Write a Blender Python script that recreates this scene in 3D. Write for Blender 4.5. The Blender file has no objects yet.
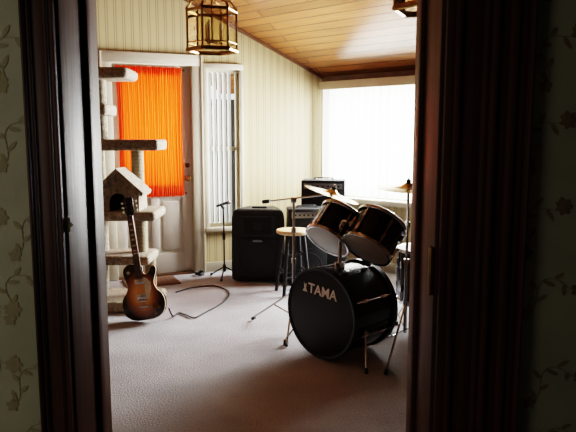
import bpy, bmesh, math, random
from mathutils import Vector, Matrix
random.seed(4)
sc = bpy.context.scene
col = sc.collection

# ------------------------------------------------------------ materials
def newmat(name):
    m = bpy.data.materials.new(name); m.use_nodes = True
    nt = m.node_tree
    return m, nt, nt.nodes['Principled BSDF']

def mk(name, c1, rough=.5, metal=0., c2=None, scale=20., stretch=(1,1,1), bump=0., bscale=None, coat=0., spec=.5):
    m, nt, b = newmat(name)
    b.inputs['Base Color'].default_value = (*c1, 1)
    b.inputs['Roughness'].default_value = rough
    b.inputs['Metallic'].default_value = metal
    b.inputs['Coat Weight'].default_value = coat
    b.inputs['Specular IOR Level'].default_value = spec
    N, L = nt.nodes, nt.links
    tc = N.new('ShaderNodeTexCoord'); mp = N.new('ShaderNodeMapping')
    mp.inputs['Scale'].default_value = stretch
    L.new(tc.outputs['Object'], mp.inputs['Vector'])
    nz = N.new('ShaderNodeTexNoise'); nz.inputs['Scale'].default_value = scale
    nz.inputs['Detail'].default_value = 6
    L.new(mp.outputs[0], nz.inputs['Vector'])
    if c2 is None: c2 = tuple(x*.8 for x in c1)
    cr = N.new('ShaderNodeValToRGB')
    cr.color_ramp.elements[0].position = .35; cr.color_ramp.elements[1].position = .65
    cr.color_ramp.elements[0].color = (*c1, 1); cr.color_ramp.elements[1].color = (*c2, 1)
    L.new(nz.outputs['Fac'], cr.inputs[0]); L.new(cr.outputs[0], b.inputs['Base Color'])
    if bump:
        nb = N.new('ShaderNodeTexNoise'); nb.inputs['Scale'].default_value = bscale or scale
        nb.inputs['Detail'].default_value = 4
        L.new(mp.outputs[0], nb.inputs['Vector'])
        bp = N.new('ShaderNodeBump'); bp.inputs['Strength'].default_value = bump
        bp.inputs['Distance'].default_value = .01
        L.new(nb.outputs['Fac'], bp.inputs['Height']); L.new(bp.outputs[0], b.inputs['Normal'])
    return m

M_darkwood = mk('dark_mahogany', (.105, .036, .018), .45, c2=(.055, .019, .010), scale=6, stretch=(8, 8, .6), bump=.1, spec=.35)
M_brownwood = mk('brown_trim_wood', (.16, .07, .03), .4, c2=(.10, .045, .02), scale=8, stretch=(1, 1, 1))
M_darkwall = mk('unseen_wall_dark', (.20, .11, .055), .5, c2=(.14, .075, .035), scale=6, stretch=(6, 6, .5))  # dark tone invented for the unseen walls to cut bounce light
M_cream = mk('cream_paint', (.52, .47, .36), .45, c2=(.48, .43, .33), scale=5)
M_doorpaint = mk('door_paint', (.55, .51, .44), .4, c2=(.51, .47, .40), scale=4)
M_blackpl = mk('black_plastic', (.012, .012, .013), .5, c2=(.02, .02, .022), scale=60, bump=.15, bscale=300, spec=.3)
M_tolex = mk('black_tolex', (.015, .015, .016), .6, c2=(.025, .025, .026), scale=200, bump=.3, bscale=400, spec=.3)
M_grille = mk('grille_cloth', (.02, .02, .022), .8, c2=(.035, .035, .037), scale=350, bump=.4, bscale=500, spec=.3)
M_silvercloth = mk('silver_panel', (.25, .25, .26), .4, metal=.6, c2=(.2, .2, .2), scale=90)
M_lacq = mk('black_lacquer', (.005, .005, .006), .2, c2=(.008, .007, .008), scale=3, spec=.3)
M_bhead = mk('black_drum_head', (.007, .007, .009), .28, c2=(.011, .011, .013), scale=4, spec=.4)
M_whead = mk('clear_drum_head', (.45, .43, .39), .35, c2=(.37, .35, .31), scale=6)
M_chrome = mk('chrome', (.6, .6, .62), .18, 1., c2=(.5, .5, .52), scale=10)
M_brass = mk('aged_brass', (.36, .21, .07), .3, 1., c2=(.22, .13, .045), scale=30)
M_cymbal = mk('cymbal_bronze', (.75, .58, .28), .22, 1., c2=(.62, .46, .2), scale=30, stretch=(1,1,1))
M_rubber = mk('rubber', (.01, .01, .01), .7, c2=(.015, .015, .015))
M_white = mk('white_print', (.8, .8, .78), .5, c2=(.75, .75, .73))
M_stoolwood = mk('stool_wood', (.62, .45, .25), .4, c2=(.50, .34, .17), scale=8, stretch=(1, 8, 1))
M_catcarpet = mk('cat_tree_carpet', (.36, .31, .235), .95, c2=(.20, .17, .125), scale=38, bump=1., bscale=90, spec=.1)
M_dark = mk('painted_hollow_shade', (.01, .009, .008), .9, c2=(.014, .012, .01))  # near-black colour standing in for shade inside openings
M_ivory = mk('ivory_plastic', (.6, .52, .36), .4)
M_rosewood = mk('rosewood', (.05, .022, .012), .45, c2=(.03, .013, .008), scale=20, stretch=(6, 6, 1))
M_neck = mk('neck_mahogany', (.13, .05, .022), .3, c2=(.09, .035, .015), scale=12, stretch=(6, 6, 1))
M_doorfloor = mk('door_floor_brown', (.16, .08, .04), .95, c2=(.09, .04, .02), scale=60, bump=.8, bscale=150)  # brown holds the curtain's reflection on the wood floor
M_leafR = mk('printed_leaf', (.30, .21, .10), .7, c2=(.20, .14, .07), scale=40)
M_flower = mk('printed_flower', (.26, .17, .09), .7, c2=(.18, .11, .06), scale=50)
M_blocker = mk('sky_blocker_dark', (.03, .022, .015), .8, c2=(.02, .02, .012), scale=6, stretch=(6, 6, 1))  # for the added boards that darken the narrow window's gap
M_plaster = mk('hall_plaster', (.35, .33, .28), .8)
M_hallfloor = mk('hall_carpet', (.20, .16, .13), .95, c2=(.14, .11, .09), scale=80, bump=.5)

# sisal rope posts
M_sisal, nt, b = newmat('sisal_rope'); N, L = nt.nodes, nt.links
tc = N.new('ShaderNodeTexCoord'); wv = N.new('ShaderNodeTexWave'); wv.bands_direction = 'Z'; wv.inputs['Scale'].default_value = 28; wv.inputs['Distortion'].default_value = .6
L.new(tc.outputs['Object'], wv.inputs[0])
cr = N.new('ShaderNodeValToRGB'); cr.color_ramp.elements[0].color = (.16, .12, .07, 1); cr.color_ramp.elements[1].color = (.38, .31, .20, 1)
L.new(wv.outputs['Fac'], cr.inputs[0]); L.new(cr.outputs[0], b.inputs['Base Color']); b.inputs['Roughness'].default_value = .9
bp = N.new('ShaderNodeBump'); bp.inputs['Strength'].default_value = .7; bp.inputs['Distance'].default_value = .004
L.new(wv.outputs['Fac'], bp.inputs['Height']); L.new(bp.outputs[0], b.inputs['Normal'])

# carpet
M_carpet, nt, b = newmat('room_carpet')
N, L = nt.nodes, nt.links
tc = N.new('ShaderNodeTexCoord')
n1 = N.new('ShaderNodeTexNoise'); n1.inputs['Scale'].default_value = 2.2; n1.inputs['Detail'].default_value = 5
n2 = N.new('ShaderNodeTexNoise'); n2.inputs['Scale'].default_value = 90; n2.inputs['Detail'].default_value = 3
L.new(tc.outputs['Object'], n1.inputs[0]); L.new(tc.outputs['Object'], n2.inputs[0])
mx = N.new('ShaderNodeMix'); mx.data_type = 'FLOAT'; mx.inputs[0].default_value = .45
L.new(n1.outputs['Fac'], mx.inputs[2]); L.new(n2.outputs['Fac'], mx.inputs[3])
cr = N.new('ShaderNodeValToRGB')
cr.color_ramp.elements[0].position = .35; cr.color_ramp.elements[1].position = .68
cr.color_ramp.elements[0].color = (.23, .222, .225, 1); cr.color_ramp.elements[1].color = (.385, .375, .38, 1)
L.new(mx.outputs[0], cr.inputs[0]); L.new(cr.outputs[0], b.inputs['Base Color'])
b.inputs['Roughness'].default_value = .95
bp = N.new('ShaderNodeBump'); bp.inputs['Strength'].default_value = .6; bp.inputs['Distance'].default_value = .01
L.new(n2.outputs['Fac'], bp.inputs['Height']); L.new(bp.outputs[0], b.inputs['Normal'])

# striped wallpaper (local x along wall)
M_stripe, nt, b = newmat('striped_wallpaper')
N, L = nt.nodes, nt.links
tc = N.new('ShaderNodeTexCoord'); sp = N.new('ShaderNodeSeparateXYZ'); L.new(tc.outputs['Object'], sp.inputs[0])
def mnode(nt, op, a, bval=None):
    n = nt.nodes.new('ShaderNodeMath'); n.operation = op
    if hasattr(a, 'links'): nt.links.new(a, n.inputs[0])
    else: n.inputs[0].default_value = a
    if bval is not None:
        if hasattr(bval, 'links'): nt.links.new(bval, n.inputs[1])
        else: n.inputs[1].default_value = bval
    return n.outputs[0]
fx = mnode(nt, 'FRACT', mnode(nt, 'MULTIPLY', sp.outputs['X'], 1/.078))
cr = N.new('ShaderNodeValToRGB'); r = cr.color_ramp
base = (.47, .385, .21, 1); drk = (.22, .165, .08, 1); lt = (.50, .42, .25, 1)
r.elements[0].position = 0; r.elements[0].color = base
r.elements[1].position = 1; r.elements[1].color = base
for p, c in ((.56, base), (.64, drk), (.72, lt), (.79, lt), (.87, drk), (.95, base)):
    e = r.elements.new(p); e.color = c
L.new(fx, cr.inputs[0]); L.new(cr.outputs[0], b.inputs['Base Color'])
b.inputs['Roughness'].default_value = .42
bp = N.new('ShaderNodeBump'); bp.inputs['Strength'].default_value = .5; bp.inputs['Distance'].default_value = .004
L.new(cr.outputs[0], bp.inputs['Height']); L.new(bp.outputs[0], b.inputs['Normal'])

# plank ceiling
M_plank, nt, b = newmat('plank_ceiling')
N, L = nt.nodes, nt.links
tc = N.new('ShaderNodeTexCoord')
bk = N.new('ShaderNodeTexBrick'); bk.offset = .37
bk.inputs['Scale'].default_value = 1; bk.inputs['Brick Width'].default_value = 2.3
bk.inputs['Row Height'].default_value = .10; bk.inputs['Mortar Size'].default_value = .004
bk.inputs['Color1'].default_value = (.44, .185, .058, 1); bk.inputs['Color2'].default_value = (.29, .115, .034, 1)
bk.inputs['Mortar'].default_value = (.06, .026, .010, 1)
L.new(tc.outputs['Object'], bk.inputs['Vector'])
mp = N.new('ShaderNodeMapping'); mp.inputs['Scale'].default_value = (1.2, 22, 22)
L.new(tc.outputs['Object'], mp.inputs[0])
nz = N.new('ShaderNodeTexNoise'); nz.inputs['Scale'].default_value = 2; nz.inputs['Detail'].default_value = 7
L.new(mp.outputs[0], nz.inputs[0])
mx = N.new('ShaderNodeMix'); mx.data_type = 'RGBA'; mx.blend_type = 'MULTIPLY'; mx.inputs[0].default_value = .6
L.new(bk.outputs['Color'], mx.inputs[6]); L.new(nz.outputs['Fac'], mx.inputs[7])
L.new(mx.outputs[2], b.inputs['Base Color']); b.inputs['Roughness'].default_value = .24
b.inputs['Specular IOR Level'].default_value = .9
bp = N.new('ShaderNodeBump'); bp.inputs['Strength'].default_value = .6; bp.inputs['Distance'].default_value = .004; bp.invert = True
L.new(bk.outputs['Fac'], bp.inputs['Height']); L.new(bp.outputs[0], b.inputs['Normal'])

M_hallpaper = mk('floral_wallpaper_ground', (.42, .40, .29), .7, c2=(.37, .35, .25), scale=9)

def translucent(name, c, tcol, fac, rough=.6):
    m, nt, b = newmat(name); N, L = nt.nodes, nt.links
    b.inputs['Base Color'].default_value = (*c, 1); b.inputs['Roughness'].default_value = rough
    b.inputs['Specular IOR Level'].default_value = .1
    t = N.new('ShaderNodeBsdfTranslucent'); t.inputs[0].default_value = (*tcol, 1)
    mix = N.new('ShaderNodeMixShader'); mix.inputs[0].default_value = fac
    tc = N.new('ShaderNodeTexCoord'); nz = N.new('ShaderNodeTexNoise'); nz.inputs['Scale'].default_value = 160
    L.new(tc.outputs['Object'], nz.inputs[0])
    bp = N.new('ShaderNodeBump'); bp.inputs['Strength'].default_value = .15; bp.inputs['Distance'].default_value = .002
    L.new(nz.outputs['Fac'], bp.inputs['Height']); L.new(bp.outputs[0], b.inputs['Normal'])
    L.new(b.outputs[0], mix.inputs[1]); L.new(t.outputs[0], mix.inputs[2])
    L.new(mix.outputs[0], N['Material Output'].inputs[0])
    return m
M_curtain = translucent('orange_curtain_cloth', (.80, .10, .012), (1., .075, .006), .6)
M_slat = translucent('blind_slat_fabric', (.60, .60, .56), (.8, .82, .78), .16)

def glass(name, tint):
    m, nt, b = newmat(name); N, L = nt.nodes, nt.links
    t = N.new('ShaderNodeBsdfTransparent'); t.inputs[0].default_value = (*tint, 1); g = N.new('ShaderNodeBsdfGlossy'); g.inputs['Roughness'].default_value = .03
    fr = N.new('ShaderNodeLayerWeight'); fr.inputs[0].default_value = .15
    mix = N.new('ShaderNodeMixShader'); L.new(fr.outputs['Fresnel'], mix.inputs[0]); L.new(t.outputs[0], mix.inputs[1]); L.new(g.outputs[0], mix.inputs[2])
    L.new(mix.outputs[0], N['Material Output'].inputs[0]); return m
M_glass = glass('window_glass', (1, 1, 1)); M_amber = glass('lantern_glass', (.86, .76, .56))

# sunburst
M_burst, nt, b = newmat('sunburst_lacquer'); N, L = nt.nodes, nt.links
tc = N.new('ShaderNodeTexCoord'); mp = N.new('ShaderNodeMapping')
mp.inputs['Location'].default_value = (0, 0, -.2); mp.inputs['Scale'].default_value = (1, 0, 1)
L.new(tc.outputs['Object'], mp.inputs[0])
mp2 = N.new('ShaderNodeMapping'); mp2.inputs['Scale'].default_value = (6.2, 0, 4.6); L.new(mp.outputs[0], mp2.inputs[0])
gr = N.new('ShaderNodeVectorMath'); gr.operation = 'LENGTH'; L.new(mp2.outputs[0], gr.inputs[0])
cr = N.new('ShaderNodeValToRGB'); r = cr.color_ramp
r.elements[0].position = .35; r.elements[0].color = (.66, .29, .06, 1)
r.elements[1].position = .92; r.elements[1].color = (.022, .007, .004, 1)
e = r.elements.new(.64); e.color = (.28, .085, .02, 1)
L.new(gr.outputs['Value'], cr.inputs[0]); L.new(cr.outputs[0], b.inputs['Base Color'])
b.inputs['Roughness'].default_value = .2; b.inputs['Coat Weight'].default_value = .2

# ------------------------------------------------------------ helpers
def root(name, loc=(0, 0, 0), rotz=0., mat=None):
    o = bpy.data.objects.new(name, None); o.empty_display_size = .1
    if mat is not None: o.matrix_basis = mat
    else: o.matrix_basis = Matrix.Translation(loc) @ Matrix.Rotation(rotz, 4, 'Z')
    col.objects.link(o); return o

def fin(name, me, mats, parent=None, M=None, world=False, smooth=False):
    o = bpy.data.objects.new(name, me); col.objects.link(o)
    for m in (mats if isinstance(mats, (list, tuple)) else [mats]): me.materials.append(m)
    if M is not None: o.matrix_basis = M
    if parent is not None:
        o.parent = parent
        if world: o.matrix_parent_inverse = parent.matrix_basis.inverted()
    if smooth:
        for p in me.polygons: p.use_smooth = True
        try:
            me.set_sharp_from_angle(angle=math.radians(35))
        except Exception: pass
    return o

def box(name, lo, hi, mat, parent=None, M=None, bevel=0., world=False, segs=2):
    lo, hi = Vector(lo), Vector(hi); c = (lo+hi)/2; s = hi-lo
    bm = bmesh.new(); bmesh.ops.create_cube(bm, size=1)
    for v in bm.verts: v.co = Vector((v.co.x*s.x, v.co.y*s.y, v.co.z*s.z))
    if bevel: bmesh.ops.bevel(bm, geom=bm.edges[:], offset=bevel, segments=segs, affect='EDGES', profile=.5)
    me = bpy.data.meshes.new(name); bm.to_mesh(me); bm.free()
    T = Matrix.Translation(c)
    return fin(name, me, mat, parent, (M @ T) if M is not None else T, world, smooth=bevel > 0)

def align(p1, p2):
    z = (Vector(p2)-Vector(p1)).normalized()
    return z.to_track_quat('Z', 'Y').to_matrix().to_4x4()

def cyl(name, p1, p2, r, mat, parent=None, r2=None, world=False, segs=16, bevel=0.):
    p1, p2 = Vector(p1), Vector(p2); d = (p2-p1).length
    bm = bmesh.new()
    bmesh.ops.create_cone(bm, cap_ends=True, segments=segs, radius1=r, radius2=r if r2 is None else r2, depth=d)
    me = bpy.data.meshes.new(name); bm.to_mesh(me); bm.free()
    return fin(name, me, mat, parent, Matrix.Translation((p1+p2)/2) @ align(p1, p2), world, smooth=True)

def lathe(name, prof, mat, parent=None, M=None, world=False, segs=48):
    bm = bmesh.new(); rings = []
    for (r, z) in prof:
        if r < 1e-5: rings.append([bm.verts.new((0, 0, z))])
        else: rings.append([bm.verts.new((r*math.cos(2*math.pi*i/segs), r*math.sin(2*math.pi*i/segs), z)) for i in range(segs)])
    for a, b_ in zip(rings, rings[1:]):
        for i in range(segs):
            j = (i+1) % segs
            if len(a) == 1 and len(b_) > 1: bm.faces.new((a[0], b_[i], b_[j]))
            elif len(b_) == 1 and len(a) > 1: bm.faces.new((a[i], b_[0], a[j]))
            elif len(a) > 1: bm.faces.new((a[i], a[j], b_[j], b_[i]))
    bmesh.ops.recalc_face_normals(bm, faces=bm.faces)
    me = bpy.data.meshes.new(name); bm.to_mesh(me); bm.free()
    return fin(name, me, mat, parent, M, world, smooth=True)

def catmull(pts, n=8, closed=False):
    pts = [Vector(p) for p in pts]; out = []; N_ = len(pts)
    rng = range(N_) if closed else range(N_-1)
    for i in rng:
        g = (lambda k: pts[k % N_]) if closed else (lambda k: pts[max(0, min(N_-1, k))])
        p0, p1, p2, p3 = g(i-1), g(i), g(i+1), g(i+2)
        for k in range(n):
            t = k/n
            out.append(.5*((2*p1)+(-p0+p2)*t+(2*p0-5*p1+4*p2-p3)*t*t+(-p0+3*p1-3*p2+p3)*t**3))
    if not closed: out.append(pts[-1])
    return out

def tube(name, pts, r, mat, parent=None, world=False, smooth=True, n=8, M=None):
    P = catmull(pts, n) if smooth else [Vector(p) for p in pts]
    cu = bpy.data.curves.new(name, 'CURVE'); cu.dimensions = '3D'; cu.bevel_depth = r; cu.bevel_resolution = 3; cu.use_fill_caps = True
    s = cu.splines.new('POLY'); s.points.add(len(P)-1)
    for i, p in enumerate(P): s.points[i].co = (*p, 1)
    t = bpy.data.objects.new('tmp', cu); col.objects.link(t)
    me = bpy.data.meshes.new_from_object(t); bpy.data.objects.remove(t)
    me.name = name
    return fin(name, me, mat, parent, M, world, smooth=True)

def prism(name, outline, y0, y1, mat, parent=None, M=None, bevel=0., world=False):
    """outline in x,z ; extruded along y"""
    bm = bmesh.new()
    vs = [bm.verts.new((p[0], y0, p[1])) for p in outline]
    f = bm.faces.new(vs)
    ex = bmesh.ops.extrude_face_region(bm, geom=[f])
    for v in ex['geom']:
        if isinstance(v, bmesh.types.BMVert): v.co.y = y1
    bmesh.ops.recalc_face_normals(bm, faces=bm.faces)
    if bevel:
        ed = [e for e in bm.edges if abs(e.verts[0].co.y-e.verts[1].co.y) < 1e-6]
        bmesh.ops.bevel(bm, geom=ed, offset=bevel, segments=3, affect='EDGES', profile=.5)
    me = bpy.data.meshes.new(name); bm.to_mesh(me); bm.free()
    return fin(name, me, mat, parent, M, world, smooth=bevel > 0)

# ------------------------------------------------------------ room shell
C = Vector((.388, 6.806)); g = Vector((.915, .403)).normalized(); e_ = Vector((.758, -.652)).normalized()
nin = Vector((e_.y, -e_.x))          # inward from window wall
RIDGE = 3.4
def zc(x, y):
    n = (Vector((x, y))-C).dot(nin)
    return 2.02+.51*min(n, 2*RIDGE-n)
G0 = C-g*3.56          # left end of gable wall
P0L = 3.56-1.358       # local x of door/window reference on gable wall
W1 = C+e_*3.0
NY = 1.62
def wall(name, a, b_, th, openings, mats, zbase=0.):
    a, b_ = Vector(a), Vector(b_); d = (b_-a); Ln = d.length; d.normalize()
    def top(l):
        p = a+d*l; return zc(p.x, p.y)+.02
    cuts = {0., Ln}
    na, nb = (a-C).dot(nin), (b_-C).dot(nin)
    if (na-RIDGE)*(nb-RIDGE) < 0: cuts.add((RIDGE-na)/(nb-na)*Ln)
    for o in openings: cuts.add(o[0]); cuts.add(o[1])
    cuts = sorted(cuts); bm = bmesh.new()
    def hexa(l0, l1, z0, z1a, z1b):
        v = [bm.verts.new(c) for c in ((l0, 0, z0), (l1, 0, z0), (l1, th, z0), (l0, th, z0), (l0, 0, z1a), (l1, 0, z1b), (l1, th, z1b), (l0, th, z1a))]
        for idx in ((0, 3, 2, 1), (4, 5, 6, 7), (0, 1, 5, 4), (1, 2, 6, 5), (2, 3, 7, 6), (3, 0, 4, 7)):
            f = bm.faces.new([v[i] for i in idx])
            if idx == (2, 3, 7, 6) and len(mats) > 1: f.material_index = 1
    for l0, l1 in zip(cuts, cuts[1:]):
        mid = (l0+l1)/2; z = zbase
        for o in sorted([o for o in openings if o[0] <= mid <= o[1]], key=lambda q: q[2]):
            if o[2] > z+1e-4: hexa(l0, l1, z, o[2], o[2])
            z = o[3]
        hexa(l0, l1, z, top(l0), top(l1))
    me = bpy.data.meshes.new(name); bm.to_mesh(me); bm.free()
    M = Matrix.Translation((a.x, a.y, 0)) @ Matrix.Rotation(math.atan2(d.y, d.x), 4, 'Z')
    fin(name, me, mats, None, M); return M

LD0, LD1 = P0L-.88, P0L-.10      # door opening
LW0, LW1 = P0L+.045, P0L+.40     # narrow window opening
MG = wall('wall_gable', G0, C, .14, [(LD0, LD1, 0, 2.08), (LW0, LW1, .46, 2.06)], [M_stripe])
MW = wall('wall_eave', C, W1, .14, [(.09, 1.95, .74, 1.87)], [M_stripe])
wall('wall_right', W1, (W1.x, NY), .14, [], [M_darkwall])
MN = wall('wall_doorway', (W1.x, NY), (G0.x, NY), .27, [(W1.x-.344, W1.x+.5036, 0, 2.06)], [M_darkwall, M_hallpaper])
wall('wall_left', (G0.x, NY), G0, .14, [], [M_darkwall])

def poly(name, pts, z0, z1, mat):
    bm = bmesh.new()
    vs = [bm.verts.new((p[0], p[1], z0)) for p in pts]; f = bm.faces.new(vs)
    ex = bmesh.ops.extrude_face_region(bm, geom=[f])
    for v in ex['geom']:
        if isinstance(v, bmesh.types.BMVert): v.co.z = z1
    bmesh.ops.recalc_face_normals(bm, faces=bm.faces)
    me = bpy.data.meshes.new(name); bm.to_mesh(me); bm.free(); return fin(name, me, mat)
gout = Vector((-g.y, g.x)); eout = -nin
cc = C+(gout+eout)*.15
poly('floor', [(G0.x-.14, NY), (W1.x+.14, NY), (W1.x+.14, W1.y), tuple(W1+eout*.14), tuple(cc), tuple(G0+gout*.14), (G0.x-.14, G0.y)], -.1, 0, M_carpet)

# ceiling: local frame x along e_, y along nin (sloped)
def ceil_plane(name, n0, n1, z0, z1, x0, x1):
    ln = math.hypot(n1-n0, z1-z0); sl = math.atan2(z1-z0, n1-n0)
    X = Vector((e_.x, e_.y, 0)); Yv = Vector((nin.x*math.cos(sl), nin.y*math.cos(sl), math.sin(sl))); Z = X.cross(Yv)
    up = 1 if Z.z > 0 else -1
    M = Matrix((X, Yv, Z)).transposed().to_4x4()
    M.translation = Vector((C.x+nin.x*n0, C.y+nin.y*n0, z0))
    bm = bmesh.new(); bmesh.ops.create_cube(bm, size=1)
    for v in bm.verts:
        v.co = Vector((x0 if v.co.x < 0 else x1, 0 if v.co.y < 0 else ln, 0 if v.co.z < 0 else .08*up))
    bmesh.ops.recalc_face_normals(bm, faces=bm.faces)
    me = bpy.data.meshes.new(name); bm.to_mesh(me); bm.free()
    return fin(name, me, M_plank, None, M)
ceil_plane('ceiling', -.2, RIDGE, 2.02-.51*.2, 2.02+.51*RIDGE, -1.8, 6.)
ceil_plane('ceiling.001', RIDGE, RIDGE*2, 2.02+.51*RIDGE, 2.02, -1.8, 6.)

# trims
LN = 3.56
def gtop(l):
    p = G0+g*l; return zc(p.x, p.y)
prism('trim_1', [(0, gtop(0)), (LN, gtop(LN)), (LN, gtop(LN)-.035), (0, gtop(0)-.035)], -.02, -.001, M_brownwood, M=MG)
box('trim_2', (0, -.03, 1.962), (3.0, -.001, 2.018), M_brownwood, M=MW)
box('trim_3', (LN-.02, -.025, .1), (LN-.001, -.003, 1.96), M_brownwood, M=MG)
box('baseboard_gable_left', (0.02, -.018, 0.001), (LD0-.1, -.001, .1), M_cream, M=MG, bevel=.003)
box('baseboard_gable_right', (LD1+.1, -.018, 0.001), (LN-.02, -.001, .1), M_cream, M=MG, bevel=.003)
box('baseboard_eave', (.03, -.018, 0.001), (2.98, -.001, .1), M_cream, M=MW, bevel=.003)

# ------------------------------------------------------------ door 1 with curtain
d = root('door_1', mat=MG.copy())
box('casing_left', (LD0-.10, -.03, .002), (LD0+.01, -.001, 2.17), M_cream, d, bevel=.006)
box('casing_right', (LD1-.01, -.03, .002), (LD1+.10, -.001, 2.17), M_cream, d, bevel=.006)
box('casing_head', (LD0-.10, -.034, 2.07), (LD1+.10, -.001, 2.175), M_cream, d, bevel=.006)
box('casing_bead_left', (LD0-.10, -.04, .002), (LD0-.08, -.001, 2.17), M_cream, d, bevel=.004)
box('casing_bead_right', (LD1+.08, -.04, .002), (LD1+.10, -.001, 2.17), M_cream, d, bevel=.004)
box('jamb_left', (LD0, 0, .002), (LD0+.012, .13, 2.08), M_cream, d)
box('jamb_right', (LD1-.012, 0, .002), (LD1, .13, 2.08), M_cream, d)
box('threshold', (LD0, -.02, .002), (LD1, .13, .02), M_brownwood, d)
a0, a1 = LD0+.014, LD1-.014
y0, y1 = .02, .06
box('stile_left', (a0, y0, .022), (a0+.10, y1, 2.07), M_doorpaint, d, bevel=.003)
box('stile_right', (a1-.10, y0, .022), (a1, y1, 2.07), M_doorpaint, d, bevel=.003)
box('rail_top', (a0+.1, y0, 1.97), (a1-.1, y1, 2.07), M_doorpaint, d, bevel=.003)
box('rail_mid', (a0+.1, y0, .78), (a1-.1, y1, .92), M_doorpaint, d, bevel=.003)
box('rail_bottom', (a0+.1, y0, .022), (a1-.1, y1, .22), M_doorpaint, d, bevel=.003)
mid = (a0+a1)/2
box('rail_centre', (mid-.04, y0, .22), (mid+.04, y1, .78), M_doorpaint, d, bevel=.003)
for i, (u0, u1) in enumerate(((a0+.1, mid-.04), (mid+.04, a1-.1))):
    box('panel_field_%d' % i, (u0, y0+.014, .22), (u1, y1-.01, .78), M_doorpaint, d)
    box('panel_raised_%d' % i, (u0+.035, y0+.004, .255), (u1-.035, y0+.016, .745), M_doorpaint, d, bevel=.004)
box('glass', (a0+.1, .036, .92), (a1-.1, .042, 1.97), M_glass, d)
kx = a1-.045
cyl('knob_rose', (kx, y0, .97), (kx, y0-.008, .97), .03, M_brass, d)
lathe('knob', [(0, .05), (.018, .05), (.028, .038), (.026, .022), (.012, .012), (.01, 0)], M_brass, d, M=Matrix.Translation((kx, y0-.004, .97)) @ Matrix.Rotation(math.pi/2, 4, 'X'), segs=24)
cyl('deadbolt', (kx, y0, 1.10), (kx, y0-.014, 1.10), .024, M_brass, d)
# curtain sheet, gathered on rods top and bottom
def curtain(name, x0, x1, z0, z1, y, parent):
    rnd = random.Random(11)
    fr = [(rnd.uniform(9, 34), rnd.uniform(0, 6.28), rnd.uniform(-2.5, 2.5), rnd.uniform(.3, 1)) for _ in range(7)]
    bm = bmesh.new(); NX, NZ = 220, 48; grid = []
    for j in range(NZ+1):
        tz = j/NZ; z = z0+(z1-z0)*tz; row = []
        pinch = .014*math.sin(math.pi*tz)
        edge = min(tz, 1-tz)
        for i in range(NX+1):
            tx = i/NX
            s = sum(w_*math.sin(tx*2*math.pi*f+p+q*math.sin(tz*2.6+p)) for f, p, q, w_ in fr)/3.2
            near = .0065*math.sin(tx*2*math.pi*34+1.5*math.sin(tx*20))
            k = math.exp(-edge*14)
            rod = math.exp(-((edge-.025)/.012)**2)
            yy = y+.0075*s*(1-k*.5)+near*k-.004*rod
            x = x0+(x1-x0)*tx+(.5-tx)*2*pinch
            row.append(bm.verts.new((x, yy, z+(.004*math.sin(tx*60) if j in (0, NZ) else 0))))
        grid.append(row)
    for j in range(NZ):
        for i in range(NX):
            bm.faces.new((grid[j][i], grid[j][i+1], grid[j+1][i+1], grid[j+1][i]))
    me = bpy.data.meshes.new(name); bm.to_mesh(me); bm.free()
    return fin(name, me, M_curtain, parent, smooth=True)
cx0, cx1 = a0+.035, a1-.085
cur = root('curtain', mat=MG @ Matrix.Translation((cx0, 0, .8)))
CI = lambda x, y, z: (x-cx0, y, z-.8)
curtain('cloth', 0, cx1-cx0, 0, 1.245, -.008, cur)
cyl('rod_top', CI(cx0-.02, -.002, 2.025), CI(cx1+.02, -.002, 2.025), .004, M_brass, cur)
cyl('rod_bottom', CI(cx0-.02, -.002, .825), CI(cx1+.02, -.002, .825), .004, M_brass, cur)
for i, z in enumerate((2.025, .825)):
    for k, x in enumerate((cx0-.018, cx1+.018)):
        box('rod_bracket_%d%d' % (i, k), CI(x-.006, -.012, z-.01), CI(x+.006, .021, z+.01), M_brass, cur)

# ------------------------------------------------------------ narrow window
w = root('window_1', mat=MG.copy())
for nm, lo, hi in (('casing_left', (LW0-.035, -.025, .44), (LW0+.008, -.001, 2.1)), ('casing_right', (LW1-.008, -.025, .44), (LW1+.03, -.001, 2.1)),
                   ('casing_head', (LW0-.035, -.03, 2.05), (LW1+.03, -.001, 2.105)), ('sill', (LW0-.04, -.05, .42), (LW1+.035, -.001, .462)),
                   ('sash_left', (LW0, .05, .46), (LW0+.03, .09, 2.06)), ('sash_right', (LW1-.03, .05, .46), (LW1, .09, 2.06)),
                   ('sash_top', (LW0+.03, .05, 2.02), (LW1-.03, .09, 2.06)), ('sash_bottom', (LW0+.03, .05, .46), (LW1-.03, .09, .5)),
                   ('sash_meeting', (LW0+.03, .05, 1.24), (LW1-.03, .09, 1.28))):
    box(nm, lo, hi, M_cream, w, bevel=.004)
box('glass', (LW0+.03, .068, .5), (LW1-.03, .072, 2.02), M_glass, w)
def slats(parent, x0, x1, z0, z1, y, wd, ang, pitch, jit=.05):
    bm = bmesh.new(); x = x0+pitch/2; k = 0
    while x < x1-pitch*.3:
        a = ang+random.uniform(-jit, jit); ca, sa = math.cos(a)*wd/2, math.sin(a)*wd/2
        nseg = 4; prev = None
        for s in range(nseg+1):
            t = s/nseg*2-1; bulge = .006*(1-t*t)
            px, py = x+ca*t-math.sin(a)*bulge, y+sa*t+math.cos(a)*bulge
            cur_ = (bm.verts.new((px, py, z0)), bm.verts.new((px, py, z1)))
            if prev: bm.faces.new((prev[0], cur_[0], cur_[1], prev[1]))
            prev = cur_
        x += pitch; k += 1
    me = bpy.data.meshes.new('blind_slats'); bm.to_mesh(me); bm.free()
    return fin('blind_slats', me, M_slat, parent, smooth=True)
b1 = root('vertical_blind', mat=MG @ Matrix.Translation((LW0, 0, 0)))
slats(b1, .01, .27, .50, 2.03, .022, .05, .42, .052)
box('headrail', (.003, .005, 2.02), (LW1-LW0-.003, .04, 2.055), M_cream, b1)

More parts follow.
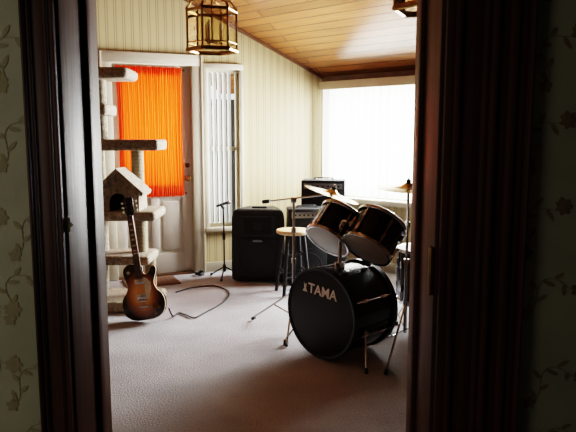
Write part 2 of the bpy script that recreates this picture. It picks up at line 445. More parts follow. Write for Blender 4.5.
# ------------------------------------------------------------ big window
w = root('window_2', mat=MW.copy())
for nm, lo, hi in (('casing_left', (.03, -.02, .70), (.10, -.001, 1.94)), ('casing_right', (1.94, -.02, .70), (2.02, -.001, 1.94)),
                   ('casing_head', (.03, -.022, 1.86), (2.02, -.001, 1.95)), ('sill', (.02, -.07, .69), (2.03, -.001, .745)),
                   ('sash_left', (.09, .05, .74), (.14, .1, 1.87)), ('sash_right', (1.90, .05, .74), (1.95, .1, 1.87)),
                   ('sash_top', (.14, .05, 1.82), (1.90, .1, 1.87)), ('sash_bottom', (.14, .05, .74), (1.90, .1, .79)), ('mullion', (1.0, .05, .79), (1.05, .1, 1.82))):
    box(nm, lo, hi, M_cream, w, bevel=.004)
box('glass', (.14, .07, .79), (1.90, .074, 1.82), M_glass, w)
b2 = root('vertical_blind', mat=MW @ Matrix.Translation((.06, 0, 0)))
slats(b2, 0, 1.92, .77, 1.88, -.085, .089, .95, .088, .16)
box('valance', (-.02, -.14, 1.87), (1.95, -.125, 1.955), M_cream, b2, bevel=.003)
box('headrail', (-.01, -.12, 1.885), (1.94, -.024, 1.935), M_cream, b2)

# invented boards that block bright sky behind the narrow window (dark strip)
fn = root('added_sky_blocker', mat=MG @ Matrix.Translation((P0L, 0, 0)))
for i in range(9):
    box('board_%d' % i, (.25+i*.155, 2.4, -.1), (.40+i*.155, 2.43, 1.9), M_blocker, fn)

# ------------------------------------------------------------ doorway trim (dark wood)
XL, XR = -.4836, .324
dw = root('door_2', (0, 1.35, 0))
def dbox(nm, lo, hi, bev=.004): return box(nm, lo, hi, M_darkwood, dw, bevel=bev, world=True)
dbox('jamb_left', (XL-.019, 1.351, .002), (XL, 1.619, 2.05))
dbox('jamb_right', (XR, 1.351, .002), (XR+.019, 1.619, 2.05))
dbox('jamb_head', (XL-.019, 1.351, 2.03), (XR+.019, 1.619, 2.055))
dbox('stop_left', (XL, 1.50, .002), (XL+.012, 1.54, 2.03), .003)
dbox('stop_right', (XR-.012, 1.50, .002), (XR, 1.54, 2.03), .003)
def casing(nm, x0, x1, zt, sgn, profile):
    for i, (f0, f1, t) in enumerate(profile):
        a, b_ = x0+(x1-x0)*f0, x0+(x1-x0)*f1
        dbox('%s_moulding_%d' % (nm, i), (min(a, b_), 1.35-t, .002), (max(a, b_), 1.3495, zt), .006 if t > .02 else .003)
prof = [(0, .16, .018), (.16, .30, .026), (.30, .72, .014), (.72, .86, .024), (.86, 1, .034)]
casing('casing_left', XL-.006, XL-.072, 2.11, -1, prof)
casing('casing_right', XR+.008, XR+.115, 2.11, 1, prof)
casing('casing_outer_right', XR+.116, XR+.190, 2.11, 1, [(0, .3, .020), (.3, .55, .032), (.55, .85, .022), (.85, 1, .038)])
dbox('casing_head', (XL-.07, 1.322, 2.055), (XR+.19, 1.3495, 2.16))
for k, z in enumerate((1.05, 1.80, .25)):
    box('hinge_leaf_%d' % k, (XR-.0025, 1.358, z), (XR, 1.395, z+.10), M_brass, dw, world=True)
    cyl('hinge_knuckle_%d' % k, (XR-.006, 1.352, z-.004), (XR-.006, 1.352, z+.104), .006, M_brass, dw, world=True)

# wallpaper floral print (thin leaves on the hall side)
def floral(name, xr, zr, seed, mat_leaf, mat_fl):
    rnd = random.Random(seed); bm = bmesh.new()
    y = 1.3485
    def leaf(x, z, a, ln, wd, mi):
        pts = []
        for s in range(7):
            t = s/6; wv = math.sin(math.pi*t)**.8*wd/2 if 0 < t < 1 else 0.; pts.append((t*ln, wv))
        ring = pts+[(p[0], -p[1]) for p in reversed(pts[1:-1])]
        ca, sa = math.cos(a), math.sin(a)
        vs = [bm.verts.new((x+ca*p[0]-sa*p[1], y-.0002*rnd.random(), z+sa*p[0]+ca*p[1])) for p in ring]
        f = bm.faces.new(vs); f.material_index = mi
    z = zr[0]
    while z < zr[1]:
        x = xr[0]
        while x < xr[1]:
            ox, oz = x+rnd.uniform(-.02, .02), z+rnd.uniform(-.03, .03)
            ang = rnd.uniform(.3, 1.2)
            px, pz = ox, oz
            for s in range(14):
                a = ang+math.sin(s*.45)*1.1
                nx, nz_ = px+math.cos(a)*.013, pz+math.sin(a)*.013
                leaf(px, pz, a, .015, .0022, 0)
                if s % 2 == 1:
                    leaf(px, pz, a+(.9 if s % 4 == 1 else -.9), rnd.uniform(.022, .034), .010, 0)
                px, pz = nx, nz_
            for q in range(7): leaf(px, pz, q*2*math.pi/7, .021, .013, 1)
            for q in range(5): leaf(ox, oz, q*2*math.pi/5+.3, .016, .011, 1)
            x += .13
        z += .17
    bmesh.ops.recalc_face_normals(bm, faces=bm.faces)
    me = bpy.data.meshes.new(name); bm.to_mesh(me); bm.free()
    return fin(name, me, [mat_leaf, mat_fl])
M_leafL = mk('printed_leaf_pale', (.34, .29, .17), .7, c2=(.30, .26, .15), scale=40)
wp = root('wallpaper_print', (0, 1.35, 0))
o = floral('print_right', (.545, 1.3), (.3, 2.3), 3, M_leafR, M_flower); o.parent = wp; o.matrix_parent_inverse = wp.matrix_basis.inverted()
o = floral('print_left', (-1.4, -.60), (.3, 2.3), 5, M_leafL, M_leafL); o.parent = wp; o.matrix_parent_inverse = wp.matrix_basis.inverted()

# hall shell
box('floor_hall', (-1.9, -1.7, -.1), (1.9, 1.62, -.0005), M_hallfloor)
box('ceiling_hall', (-1.9, -1.7, 2.45), (1.9, 1.35, 2.53), M_plaster)
box('wall_hall_left', (-2.0, -1.7, 0), (-1.9, 1.35, 2.45), M_hallpaper)
box('wall_hall_right', (1.9, -1.7, 0), (2.0, 1.35, 2.45), M_hallpaper)
box('wall_hall_back', (-2.0, -1.8, 0), (2.0, -1.7, 2.45), M_hallpaper)

# ------------------------------------------------------------ cat tree
ct = root('cat_tree', (-1.35, 4.97, 0))
def cb(nm, lo, hi, bev=.025): return box(nm, lo, hi, M_catcarpet, ct, bevel=bev, world=True, segs=3)
cb('base', (-1.64, 4.76, 0.001), (-1.05, 5.25, .09))
cb('lower_shelf', (-1.62, 4.78, .38), (-1.09, 5.15, .455))
cb('middle_platform', (-1.62, 4.76, .735), (-1.03, 5.2, .81))
cb('upper_platform', (-1.62, 4.8, 1.28), (-1.0, 5.17, 1.365))
cb('ledge', (-1.62, 4.8, 1.55), (-1.39, 5.12, 1.64))
cb('top_perch', (-1.64, 4.8, 1.83), (-1.22, 5.17, 1.915), .035)
for i, (x, y, z0, z1, r) in enumerate(((-1.53, 5.0, .08, .39, .05), (-1.14, 5.05, .08, .39, .045), (-1.2, 5.0, .45, .74, .05), (-1.53, 5.05, .45, .74, .05),
                                        (-1.24, 5.12, .8, 1.29, .05), (-1.55, 5.1, .8, 1.29, .045), (-1.49, 5.0, 1.36, 1.56, .05), (-1.49, 5.0, 1.63, 1.84, .05))):
    cyl('post_%d' % i, (x, y, z0), (x, y, z1), r, M_sisal if i in (1, 2, 4) else M_catcarpet, ct, world=True, segs=24)
hx0, hx1, hz0, hz1, ap = -1.49, -1.16, .81, .955, 1.11
hc = (hx0+hx1)/2
arch = [(hc-.07+0, hz0)]+[(hc-.07*math.cos(a), hz0+.07+.07*math.sin(a)) for a in [math.pi*i/12 for i in range(13)]]+[(hc+.07, hz0)]
front = [(hx0, hz0)]+arch+[(hx1, hz0), (hx1, hz1), (hc, ap), (hx0, hz1)]
prism('house_front', front, 4.80, 4.83, M_catcarpet, ct, world=True)
prism('house_back', [(hx0, hz0), (hx1, hz0), (hx1, hz1), (hc, ap), (hx0, hz1)], 5.05, 5.07, M_catcarpet, ct, world=True)
box('house_side_left', (hx0, 4.83, hz0), (hx0+.02, 5.05, hz1), M_catcarpet, ct, world=True)
box('house_side_right', (hx1-.02, 4.83, hz0), (hx1, 5.05, hz1), M_catcarpet, ct, world=True)
ro = .03
prism('house_roof', [(hx0-ro, hz1-.028), (hc, ap), (hx1+ro, hz1-.028), (hx1+ro+.01, hz1), (hc, ap+.035), (hx0-ro-.01, hz1)], 4.77, 5.07, M_catcarpet, ct, world=True)
box('house_inner_shade', (hx0+.02, 5.03, hz0), (hx1-.02, 5.045, hz1), M_dark, ct, world=True)  # dark sheet that paints the shade inside the house

# ------------------------------------------------------------ electric guitar
gz = Vector((-.15, .16, .93)).normalized(); gy = Vector((.12, 1, 0)); gx = gy.cross(gz).normalized(); gy = gz.cross(gx).normalized()
MGu = Matrix((gx, gy, gz)).transposed().to_4x4(); MGu.translation = Vector((-1.065, 4.535, .022))
MGu = MGu @ Matrix.Scale(.95, 4)
gu = root('electric_guitar', mat=MGu)
outl = [(0, 0), (.085, .006), (.145, .045), (.168, .115), (.155, .178), (.118, .225), (.103, .268), (.112, .31), (.128, .345), (.134, .38), (.120, .402), (.098, .395), (.078, .365), (.055, .345), (.033, .358),
        (.027, .41), (-.027, .43), (-.07, .438), (-.112, .412), (-.124, .37), (-.115, .32), (-.102, .27), (-.117, .225), (-.153, .178), (-.167, .115), (-.145, .045), (-.085, .006)]
O = [(p.x*1.06, p.y*1.03) for p in catmull([Vector((a, b_, 0)) for a, b_ in outl], 5, True)]
prism('body', O, -.022, .026, M_burst, gu, bevel=.004)
O2 = [(p[0]*1.012, .2+(p[1]-.2)*1.010) for p in O]
prism('binding', O2, -.019, -.012, M_ivory, gu)
prism('neck', [(-.022, .34), (.022, .34), (.021, .83), (-.021, .83)], -.030, -.008, M_neck, gu, bevel=.004)
prism('fretboard', [(-.028, .335), (.028, .335), (.0215, .83), (-.0215, .83)], -.036, -.030, M_rosewood, gu)
for i in range(1, 21):
    z = .83-.628*(1-2**(-i/12))*.78*1.0
    box('fret_%d' % i, (-.025, -.0372, z-.0009), (.025, -.0358, z+.0009), M_chrome, gu)
for i in (3, 5, 7, 9, 12, 15, 17):
    z = .83-.628*.78*(1-2**(-(i-.5)/12)); box('inlay_%d' % i, (-.012, -.0366, z-.006), (.012, -.0358, z+.006), M_ivory, gu)
hd = [(-.021, .83), (.021, .83), (.036, .86), (.040, .96), (.030, .985), (.012, .975), (0, .985), (-.012, .975), (-.030, .985), (-.040, .96), (-.036, .86)]
prism('headstock', hd, -.026, -.012, M_lacq, gu, bevel=.002)
for s in (-1, 1):
    for i in range(3):
        z = .87+i*.035
        cyl('tuner_shaft_%d_%d' % (s, i), (s*.035, -.018, z), (s*.052, -.018, z), .003, M_chrome, gu)
        box('tuner_key_%d_%d' % (s, i), (s*.058-.008, -.022, z-.008), (s*.058+.008, -.014, z+.008), M_ivory, gu, bevel=.003)
        cyl('tuner_post_%d_%d' % (s, i), (s*.022, -.03, z), (s*.022, -.024, z), .004, M_chrome, gu)
for nm, z in (('pickup_neck', .305), ('pickup_bridge', .185)):
    box(nm+'_ring', (-.044, -.027, z-.021), (.044, -.022, z+.021), M_ivory, gu, bevel=.002)
    box(nm, (-.035, -.032, z-.017), (.035, -.026, z+.017), M_chrome, gu, bevel=.002)
box('bridge', (-.042, -.034, .145), (.042, -.024, .157), M_chrome, gu, bevel=.003)
box('tailpiece', (-.046, -.036, .098), (.046, -.024, .111), M_chrome, gu, bevel=.004)
prism('pickguard', [(.03, .335), (.058, .325), (.088, .29), (.085, .235), (.05, .16), (.037, .17)], -.030, -.027, M_ivory, gu)
for i, (x, z) in enumerate(((.105, .135), (.128, .085), (.075, .095), (.098, .045))):
    cyl('knob_%d' % i, (x, -.022, z), (x, -.036, z), .012, M_brass, gu, r2=.009)
for i in range(6):
    x = -.0175+i*.007
    cyl('string_%d' % i, (x, -.034, .105), (x*.8, -.0385, .84), .0006, M_chrome, gu, segs=6)
cyl('toggle', (-.085, -.022, .385), (-.085, -.03, .385), .012, M_ivory, gu)

# instrument cable on the floor
tube('instrument_cable', [(-.91, 4.60, .09), (-.885, 4.63, .02), (-.86, 4.75, .009), (-.80, 4.70, .009), (-.72, 4.62, .009), (-.66, 4.75, .009), (-.55, 5.05, .009), (-.52, 5.35, .009), (-.60, 5.55, .009), (-.72, 5.64, .009), (-.90, 5.55, .009), (-1.0, 5.4, .009)], .006, M_rubber)
coil = []
for i in range(50):
    a = i*.42; r = .055+.006*math.sin(i*1.7); coil.append((-.885+r*.7*math.cos(a), 6.10+r*.9*math.sin(a), .009+.0006*i))
tube('coiled_cable', coil, .005, M_rubber, n=3)

# wood floor at the door, curtain's reflection put into its brown
dfM = MG @ Matrix.Translation(((LD0+LD1)/2-.06, -.23, .008))
box('door_floor_slab', (-.30, -.17, -.006), (.20, .17, .006), M_doorfloor, M=dfM, bevel=.004)

# ------------------------------------------------------------ microphone stand
ms = root('microphone_stand', (-.63, 6.02, 0))
cyl('pole', (0, 0, .08), (0, 0, .69), .008, M_blackpl, ms)
cyl('clutch', (0, 0, .38), (0, 0, .44), .014, M_blackpl, ms)
cyl('hub', (0, 0, .06), (0, 0, .13), .016, M_blackpl, ms)
for k in range(3):
    a = k*2.094+.45; cyl('leg_%d' % k, (0, 0, .11), (.17*math.cos(a), .17*math.sin(a), .012), .007, M_blackpl, ms)
    cyl('foot_%d' % k, (.17*math.cos(a), .17*math.sin(a), .001), (.17*math.cos(a), .17*math.sin(a), .022), .012, M_rubber, ms)
cyl('clip', (0, 0, .69), (-.02, -.03, .73), .014, M_blackpl, ms)
cyl('microphone_body', (-.065, -.04, .715), (.04, .0, .745), .011, M_blackpl, ms, r2=.014)
lathe('microphone_grille', [(0, -.02), (.014, -.016), (.02, 0), (.016, .016), (0, .022)], M_chrome, ms, M=Matrix.Translation((.052, .005, .748)), segs=20)

# ------------------------------------------------------------ PA speaker
sp_ = root('pa_speaker', (-.275, 5.98, 0), math.radians(-4))
W, Dp, Hh = .255, .36, .70
bm = bmesh.new()
def ring(z, sc_):
    pts = [(-W, -.17), (W, -.17), (W*.98, -.08), (W*.62, .2), (-W*.62, .2), (-W*.98, -.08)]
    return [bm.verts.new((x*sc_, y*sc_, z)) for x, y in pts]
rs = [ring(.012, .96), ring(.05, 1.), ring(.62, .98), ring(.68, .93), ring(Hh, .86)]
for a, b_ in zip(rs, rs[1:]):
    for i in range(6): bm.faces.new((a[i], a[(i+1) % 6], b_[(i+1) % 6], b_[i]))
bm.faces.new(list(reversed(rs[0]))); bm.faces.new(rs[-1])
bmesh.ops.recalc_face_normals(bm, faces=bm.faces)
bmesh.ops.bevel(bm, geom=bm.edges[:], offset=.012, segments=3, affect='EDGES')
me = bpy.data.meshes.new('cabinet'); bm.to_mesh(me); bm.free(); fin('cabinet', me, M_blackpl, sp_, smooth=True)
box('grille_woofer', (-.215, -.19, .06), (.215, -.165, .42), M_grille, sp_, bevel=.01)
lathe('woofer_ring', [(.165, 0), (.172, .008), (.185, .008), (.19, 0)], M_blackpl, sp_, M=Matrix.Translation((0, -.187, .24)) @ Matrix.Rotation(math.pi/2, 4, 'X'))
box('horn_surround', (-.17, -.185, .45), (.17, -.16, .64), M_blackpl, sp_, bevel=.012)
prism('horn_mouth', [(-.13, .47), (.13, .47), (.13, .62), (-.13, .62)], -.188, -.184, M_dark, sp_)
prism('horn_throat', [(-.04, .51), (.04, .51), (.04, .58), (-.04, .58)], -.192, -.187, M_grille, sp_)
box('badge', (-.045, -.196, .395), (.045, -.188, .415), M_silvercloth, sp_)
for s in (-1, 1):
    box('foot_%d' % s, (s*.17-.03, -.13, .0), (s*.17+.03, -.07, .014), M_rubber, sp_)
box('top_handle', (-.07, -.03, .695), (.07, .02, .715), M_blackpl, sp_, bevel=.006)

# ------------------------------------------------------------ amplifiers
def amp(loc, rz, w_, d_, h_, z0=0., cones=1, nm='guitar_amplifier', face=None):
    r = root(nm, (loc[0], loc[1], z0), rz)
    box('cabinet', (-w_/2, -d_/2+.02, .01), (w_/2, d_/2, h_), M_tolex, r, bevel=.012)
    box('front_frame', (-w_/2, -d_/2, .01), (w_/2, -d_/2+.03, h_), M_tolex, r, bevel=.008)
    box('grille', (-w_/2+.025, -d_/2-.006, .035), (w_/2-.025, -d_/2+.004, h_-.11), M_grille, r, bevel=.003)
    box('control_panel', (-w_/2+.025, -d_/2-.005, h_-.085), (w_/2-.025, -d_/2+.004, h_-.03), face or M_silvercloth, r)
    for i in range(7):
        x = -w_/2+.06+i*(w_-.12)/6
        cyl('knob_%d' % i, (x, -d_/2-.004, h_-.057), (x, -d_/2-.02, h_-.057), .009, M_blackpl, r, segs=12)
    for i in range(cones):
        zc_ = .035+(h_-.145)*(i+.5)/cones; rr = min(w_/2-.05, (h_-.145)/cones/2-.01)
        lathe('cone_ring_%d' % i, [(rr*.93, 0), (rr*.95, .006), (rr, .006), (rr*1.02, 0)], M_tolex, r, M=Matrix.Translation((0, -d_/2-.005, zc_)) @ Matrix.Rotation(math.pi/2, 4, 'X'))
    box('handle', (-.09, -.015, h_+.012), (.09, .015, h_+.024), M_rubber, r, bevel=.004)
    for s in (-1, 1):
        box('handle_end_%d' % s, (s*.09-.012, -.015, h_-.002), (s*.09+.012, .015, h_+.02), M_chrome, r, bevel=.002)
        for q in (-1, 1): box('foot_%d_%d' % (s, q), (s*(w_/2-.05)-.02, q*(d_/2-.05)-.02, 0), (s*(w_/2-.05)+.02, q*(d_/2-.05)+.02, .014), M_rubber, r)
    return r
ampc = root('speaker_cabinet', (.36, 6.18, 0), math.radians(-8))
box('cabinet', (-.23, -.15, .012), (.23, .16, .56), M_tolex, ampc, bevel=.012)
box('grille', (-.205, -.158, .04), (.205, -.148, .53), M_grille, ampc, bevel=.003)
for i in range(2):
    for j in range(2):
        lathe('cone_ring_%d%d' % (i, j), [(.085, 0), (.087, .006), (.095, .006), (.097, 0)], M_tolex, ampc, M=Matrix.Translation((-.1+.2*i, -.157, .16+.24*j)) @ Matrix.Rotation(math.pi/2, 4, 'X'))
for s in (-1, 1):
    for q in (-1, 1): box('foot_%d_%d' % (s, q), (s*.17-.02, q*.1-.02, 0), (s*.17+.02, q*.1+.02, .014), M_rubber, ampc)
amp((.36, 6.18), math.radians(-8), .43, .26, .40, .5605, 1)
amp((.175, 5.83), math.radians(6), .36, .24, .72, 0, 2)

# ------------------------------------------------------------ stool
st = root('stool', (.045, 5.42, 0), .3)
lathe('seat', [(0, .535), (.13, .535), (.15, .545), (.152, .56), (.145, .572), (.12, .575), (0, .572)], M_stoolwood, st)
for k in range(4):
    a = k*math.pi/2+.78
    cyl('leg_%d' % k, (.17*math.cos(a), .17*math.sin(a), 0), (.10*math.cos(a), .10*math.sin(a), .54), .015, M_blackpl, st, r2=.019)
for k in range(4):
    a, b2_ = k*math.pi/2+.78, (k+1)*math.pi/2+.78
    for z in (.16+.05*(k % 2), .36):
        q = .17-.07*z/.54
        cyl('rung_%d_%d' % (k, int(z*100)), (q*math.cos(a), q*math.sin(a), z), (q*math.cos(b2_), q*math.sin(b2_), z), .009, M_blackpl, st)

# ------------------------------------------------------------ drum kit
dk = root('drum_kit', (.38, 3.95, 0))
def drum(nm, p_bot, p_top, r, shell, hoop, hb, ht, lugs=8, hoopw=.02, lugmat=None, hoopr=None):
    p_bot, p_top = Vector(p_bot), Vector(p_top); ln = (p_top-p_bot).length
    M = Matrix.Translation(p_bot) @ align(p_bot, p_top); lm = lugmat or M_chrome
    lathe(nm+'_shell', [(r*.985, .012), (r, .012), (r, ln-.012), (r*.985, ln-.012)], shell, dk, M, True, 64)
    hr = hoopr or r+.010
    for k, z in enumerate((0, ln)):
        s = 1 if k == 0 else -1
        lathe('%s_hoop_%d' % (nm, k), [(r*.985, z-s*.002), (hr, z-s*.006), (hr+.004, z-s*.003), (hr+.004, z+s*(hoopw)), (hr, z+s*(hoopw+.003)), (r+.001, z+s*hoopw)], hoop, dk, M, True, 64)
        lathe('%s_head_%d' % (nm, k), [(0, z), (r*.9, z), (r*1.0, z+s*.002)], (hb, ht)[k], dk, M, True, 64)
    for i in range(lugs):
        a = 2*math.pi*(i+.5)/lugs; R = M @ Matrix.Rotation(a, 4, 'Z')
        for k, z in enumerate((ln*.28, ln*.72)):
            box('%s_lug_%d_%d' % (nm, i, k), (r, -.009, z-.024), (r+.018, .009, z+.024), lm, dk, M=R, bevel=.004, world=True)
        cyl('%s_rod_%d' % (nm, i), R @ Vector((r+.013, 0, -.004)), R @ Vector((r+.013, 0, ln+.004)), .003, lm, dk, world=True, segs=8)
    return M
ax = Vector((.72, .69, 0)).normalized(); F = Vector((.2, 3.75, .297)); B = F+ax*.41
drum('bass_drum', F, B, .272, M_lacq, M_lacq, M_bhead, M_bhead, 8, .035, hoopr=.285)
nrm = -ax; rt = Vector((0, 0, 1)).cross(nrm); 
Mt = Matrix((rt, Vector((0, 0, 1)), nrm)).transposed().to_4x4(); Mt.translation = F+nrm*.004+Vector((0, 0, .14))+rt*.02
Mt = Mt @ Matrix.Rotation(math.radians(-4), 4, 'Z')
tcu = bpy.data.curves.new('lettering', 'FONT'); tcu.body = 'TAMA'; tcu.size = .088; tcu.align_x = 'CENTER'; tcu.align_y = 'CENTER'; tcu.extrude = .0006; tcu.offset = .0022
to = bpy.data.objects.new('tmp', tcu); col.objects.link(to); me = bpy.data.meshes.new_from_object(to); bpy.data.objects.remove(to)
fin('head_lettering', me, M_white, dk, Mt, True)
sy = [(-.022, .03), (.022, .03), (.008, .008), (.012, -.03), (0, -.012), (-.012, -.03), (-.008, .008)]
prism('head_emblem', [(a-.148, b_+.0) for a, b_ in sy], -.0006, .0006, M_white, dk, M=Mt @ Matrix.Rotation(-math.pi/2, 4, 'X') @ Matrix.Scale(-1, 4, Vector((0, 0, 1))), world=True)
for s in (-1, 1):
    side = rt*s
    p0 = F+ax*.13+side*.25+Vector((0, 0, -.10)); p1 = Vector((p0.x, p0.y, 0))+side*.10-ax*.10+Vector((0, 0, .012))
    cyl('spur_bracket_%d' % s, p0-side*.02+Vector((0, 0, .03)), p0+side*.015, .018, M_chrome, dk, world=True)
    cyl('spur_leg_%d' % s, p0+Vector((0, 0, .03)), p1+Vector((0, 0, .02)), .007, M_chrome, dk, world=True)
    cyl('spur_foot_%d' % s, p1-Vector((0, 0, .011)), p1+Vector((0, 0, .025)), .012, M_rubber, dk, r2=.009, world=True)
pb = B+ax*.05
box('pedal_plate', (-.05, 0, .004), (.05, .28, .014), M_chrome, dk, M=Matrix.Translation((pb.x, pb.y, 0)) @ Matrix.Rotation(math.atan2(ax.y, ax.x)-math.pi/2, 4, 'Z'), world=True, bevel=.003)
box('pedal_board', (-.035, .02, 0), (.035, .27, .01), M_chrome, dk, M=Matrix.Translation((pb.x, pb.y, .09)) @ Matrix.Rotation(math.atan2(ax.y, ax.x)-math.pi/2, 4, 'Z') @ Matrix.Rotation(-.25, 4, 'X'), world=True, bevel=.003)
# toms
ta = Vector((.51, .49, .71)).normalized()
T1 = Vector((.255, 3.97, .715)); T2 = Vector((.485, 3.80, .69))
ta2 = Vector((.50, .47, .73)).normalized()
drum('tom_left', T1, T1+ta*.22, .148, M_lacq, M_chrome, M_whead, M_whead, 6, .016)
drum('tom_right', T2, T2+ta2*.23, .155, M_lacq, M_chrome, M_whead, M_whead, 6, .016)
hb = F+ax*.18+Vector((0, 0, .27))
cyl('holder_base', hb-Vector((0, 0, .005)), hb+Vector((0, 0, .03)), .035, M_chrome, dk, world=True)
ht = hb+Vector((0, 0, .27)); cyl('holder_post', hb, ht, .013, M_chrome, dk, world=True)
t1s = T1+ta*.11; t2s = T2+ta2*.115
for i, (p, r_) in enumerate(((t1s, .148), (t2s, .155))):
    q = Vector((ht.x, ht.y, ht.z-.03)); dirv = (q-p); a_ = (ta, ta2)[i]; dirv -= a_*dirv.dot(a_); dirv.normalize()
    s_ = p+dirv*(r_+.002)
    tube('holder_arm_%d' % i, [q, (q+s_)/2+Vector((0, 0, .03)), s_+dirv*.03, s_], .008, M_chrome, dk, world=True)
    box('holder_bracket_%d' % i, (-.02, -.02, -.006), (.02, .02, .014), M_chrome, dk, M=Matrix.Translation(s_) @ dirv.to_track_quat('Z', 'Y').to_matrix().to_4x4(), bevel=.003, world=True)
def cymbal(nm, c, r, tilt):
    M = Matrix.Translation(c) @ Vector(tilt).normalized().to_track_quat('Z', 'Y').to_matrix().to_4x4()
    lathe(nm, [(.006, .022), (.02, .021), (r*.2, .006), (r*.24, 0), (r*.6, -.006), (r, -.016), (r, -.0175), (r*.6, -.0078), (r*.24, -.002), (r*.2, .004), (.02, .0195), (.006, .0205)], M_cymbal, dk, M, True, 64)
    cyl(nm+'_felt', M @ Vector((0, 0, .02)), M @ Vector((0, 0, .04)), .016, M_rubber, dk, world=True)
    cyl(nm+'_wingnut', M @ Vector((0, 0, .04)), M @ Vector((0, 0, .055)), .007, M_chrome, dk, world=True)
    return M
def stand(nm, x, y, ztop, feet, hubz=.3):
    cyl(nm+'_tube_low', (x, y, .10), (x, y, ztop*.55), .0125, M_chrome, dk, world=True)
    cyl(nm+'_tube_high', (x, y, ztop*.5), (x, y, ztop), .009, M_chrome, dk, world=True)
    for z in (ztop*.55, ztop*.78):
        cyl(nm+'_collar_%d' % int(z*100), (x, y, z-.02), (x, y, z+.015), .018, M_chrome, dk, world=True)
    cyl(nm+'_hub', (x, y, hubz-.02), (x, y, hubz+.02), .020, M_chrome, dk, world=True)
    for i, (fx_, fy_) in enumerate(feet):
        cyl(nm+'_leg_%d' % i, (x, y, hubz), (fx_, fy_, .02), .007, M_chrome, dk, world=True)
        mx_, my_ = x+(fx_-x)*.45, y+(fy_-y)*.45
        cyl(nm+'_brace_%d' % i, (x, y, .12), (mx_, my_, hubz*.55), .005, M_chrome, dk, world=True)
        dx = Vector((fx_-x, fy_-y, 0)).normalized()*.02
        cyl(nm+'_foot_%d' % i, (fx_-dx.x, fy_-dx.y, .026), (fx_+dx.x*.4, fy_+dx.y*.4, .013), .012, M_rubber, dk, world=True)
stand('boom_stand', .04, 4.30, .95, [(-.267, 4.58), (-.01, 3.98), (.36, 4.47)])
bt = Vector((.04, 4.30, .95)); be = Vector((.30, 4.17, 1.005)); bs = Vector((-.18, 4.42, .925))
cyl('boom_joint', bt-Vector((.02, 0, 0)), bt+Vector((.02, 0, 0)), .02, M_chrome, dk, world=True)
cyl('boom_arm', bs, be, .006, M_chrome, dk, world=True)
cyl('boom_weight', bs, bs+Vector((.05, -.027, .008)), .014, M_blackpl, dk, world=True)
Mc = cymbal('crash_cymbal', be+Vector((0, 0, .01)), .19, (.34, -.02, 1))
stand('cymbal_stand', .775, 3.98, 1.06, [(.575, 3.49), (1.1, 3.9), (.75, 4.38)])
cymbal('ride_cymbal', (.775, 3.98, 1.075), .20, (.02, -.07, 1))
fb = Vector((.98, 4.35, .22)); drum('floor_tom', fb, fb+Vector((0, 0, .38)), .19, M_lacq, M_chrome, M_whead, M_whead, 8, .016)
for i in range(3):
    a = i*2.094+.5; q = fb+Vector((.205*math.cos(a), .205*math.sin(a), 0))
    cyl('floor_tom_leg_%d' % i, (q.x, q.y, .02), (q.x, q.y, .5), .006, M_chrome, dk, world=True)
    cyl('floor_tom_leg_foot_%d' % i, (q.x, q.y, .001), (q.x, q.y, .03), .012, M_rubber, dk, world=True)
    box('floor_tom_bracket_%d' % i, (.19, -.018, -.03), (.215, .018, .03), M_chrome, dk, M=Matrix.Translation((fb.x, fb.y, .42)) @ Matrix.Rotation(a, 4, 'Z'), bevel=.004, world=True)

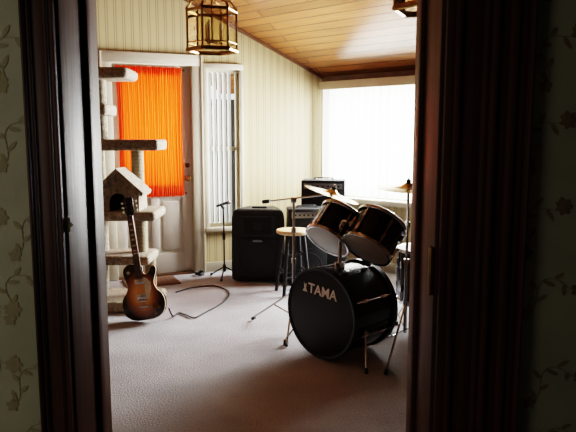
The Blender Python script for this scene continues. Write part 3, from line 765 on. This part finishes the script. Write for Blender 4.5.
# ------------------------------------------------------------ lanterns
def lantern(x, y, zb, rz):
    r = root('pendant_lantern', (x, y, zb), rz)
    R, H = .155, .25; pts = [(R*math.cos(k*math.pi/3), R*math.sin(k*math.pi/3)) for k in range(6)]
    for z, t, nm in ((.012, .014, 'rim_bottom'), (H, .010, 'rim_top'), (.055, .004, 'rail_low')):
        for k in range(6):
            a, b_ = pts[k], pts[(k+1) % 6]
            cyl('%s_%d' % (nm, k), (*a, z), (*b_, z), t, M_brass, r, segs=8)
    for k in range(6):
        a, b_ = pts[k], pts[(k+1) % 6]
        cyl('post_%d' % k, (*a, 0), (*a, H), .007, M_brass, r, segs=8)
        lathe('finial_%d' % k, [(0, 0), (.012, .008), (.006, .018), (0, .034)], M_brass, r, M=Matrix.Translation((*a, H)), segs=12)
        me = bpy.data.meshes.new('pane'); me.from_pydata([(*a, .02), (*b_, .02), (*b_, H-.01), (*a, H-.01)], [], [(0, 1, 2, 3)])
        fin('pane_%d' % k, me, M_amber, r)
        ca, sa = a[0]/R, a[1]/R
        tube('scroll_%d' % k, [(a[0], a[1], H), (ca*.12, sa*.12, H+.06), (ca*.06, sa*.06, H+.07), (ca*.035, sa*.035, H+.12), (ca*.01, sa*.01, H+.17)], .005, M_brass, r, n=5)
    lathe('hub', [(0, H+.15), (.02, H+.155), (.026, H+.17), (.014, H+.19), (.02, H+.2), (0, H+.215)], M_brass, r, segs=20)
    cyl('stem', (0, 0, .06), (0, 0, H+.16), .006, M_brass, r)
    lathe('cluster_plate', [(0, .05), (.03, .055), (.045, .07), (.03, .075), (0, .075)], M_brass, r, segs=20)
    for k in range(3):
        a = k*2.094; q = (.055*math.cos(a), .055*math.sin(a))
        tube('candle_arm_%d' % k, [(0, 0, .065), (q[0]*.6, q[1]*.6, .05), (q[0], q[1], .07)], .004, M_brass, r, n=4)
        cyl('candle_sleeve_%d' % k, (*q, .07), (*q, .14), .010, M_ivory, r)
        lathe('bulb_%d' % k, [(.006, 0), (.013, .015), (.011, .03), (.003, .05), (0, .055)], M_white, r, M=Matrix.Translation((*q, .14)), segs=12)
    top = zc(x, y)-zb; z = H+.21; i = 0
    while z < top-.07:
        M = Matrix.Translation((0, 0, z+.018)) @ Matrix.Rotation((i % 2)*math.pi/2, 4, 'Z')
        L_ = [(.008*math.cos(t), 0, .020*math.sin(t)) for t in [j*math.pi/6 for j in range(13)]]
        tube('chain_link_%d' % i, L_, .002, M_brass, r, smooth=False, M=M); z += .032; i += 1
    lathe('canopy', [(0, top-.075), (.012, top-.07), (.04, top-.05), (.06, top-.02), (.06, top+.03), (0, top+.03)], M_brass, r, segs=24)
lantern(-.475, 4.0, 1.915, .25)
lantern(.605, 2.72, 1.92, .1)

# ------------------------------------------------------------ lights
def area(name, M, sx, sz, power, color):
    l = bpy.data.lights.new(name, 'AREA'); l.shape = 'RECTANGLE'; l.size = sx; l.size_y = sz; l.energy = power; l.color = color
    o = bpy.data.objects.new(name, l); col.objects.link(o); o.matrix_basis = M @ Matrix.Rotation(-math.pi/2, 4, 'X'); return o
area('daylight_eave', MW @ Matrix.Translation((1.02, .35, 1.33)), 1.9, 1.2, 1150, (.96, .975, 1.))
area('daylight_door', MG @ Matrix.Translation(((LD0+LD1)/2, .35, 1.45)), .7, 1.1, 17, (1., .97, .9))
area('daylight_narrow', MG @ Matrix.Translation(((LW0+LW1)/2-.16, .30, 1.3)), .25, 1.5, 12, (1., 1., .97))
l = bpy.data.lights.new('hall_fill_light', 'AREA'); l.shape = 'RECTANGLE'; l.size = .8; l.size_y = 1.2; l.energy = 6; l.color = (1., .98, .88)  # added fill lamp brightening the hall side, no window there
o = bpy.data.objects.new('hall_fill_light', l); col.objects.link(o)
o.location = (-1.5, -.2, 1.5); o.rotation_euler = (Vector((-.7, 1.35, 1.1))-Vector(o.location)).to_track_quat('-Z', 'Y').to_euler()

wd = bpy.data.worlds.new('World'); sc.world = wd; wd.use_nodes = True
bg = wd.node_tree.nodes['Background']; bg.inputs[0].default_value = (.92, .96, 1., 1); bg.inputs[1].default_value = 1.5

# ------------------------------------------------------------ camera
cam = bpy.data.cameras.new('Camera'); co = bpy.data.objects.new('Camera', cam); col.objects.link(co)
cam.sensor_width = 36; cam.lens = 38.75; cam.clip_start = .02
co.location = (0, 0, 1.4); co.rotation_euler = (math.radians(90-7.44), 0, 0)
sc.camera = co
sc.view_settings.view_transform = 'Filmic'
try: sc.view_settings.look = 'High Contrast'
except Exception as ex: print('nolook', ex)
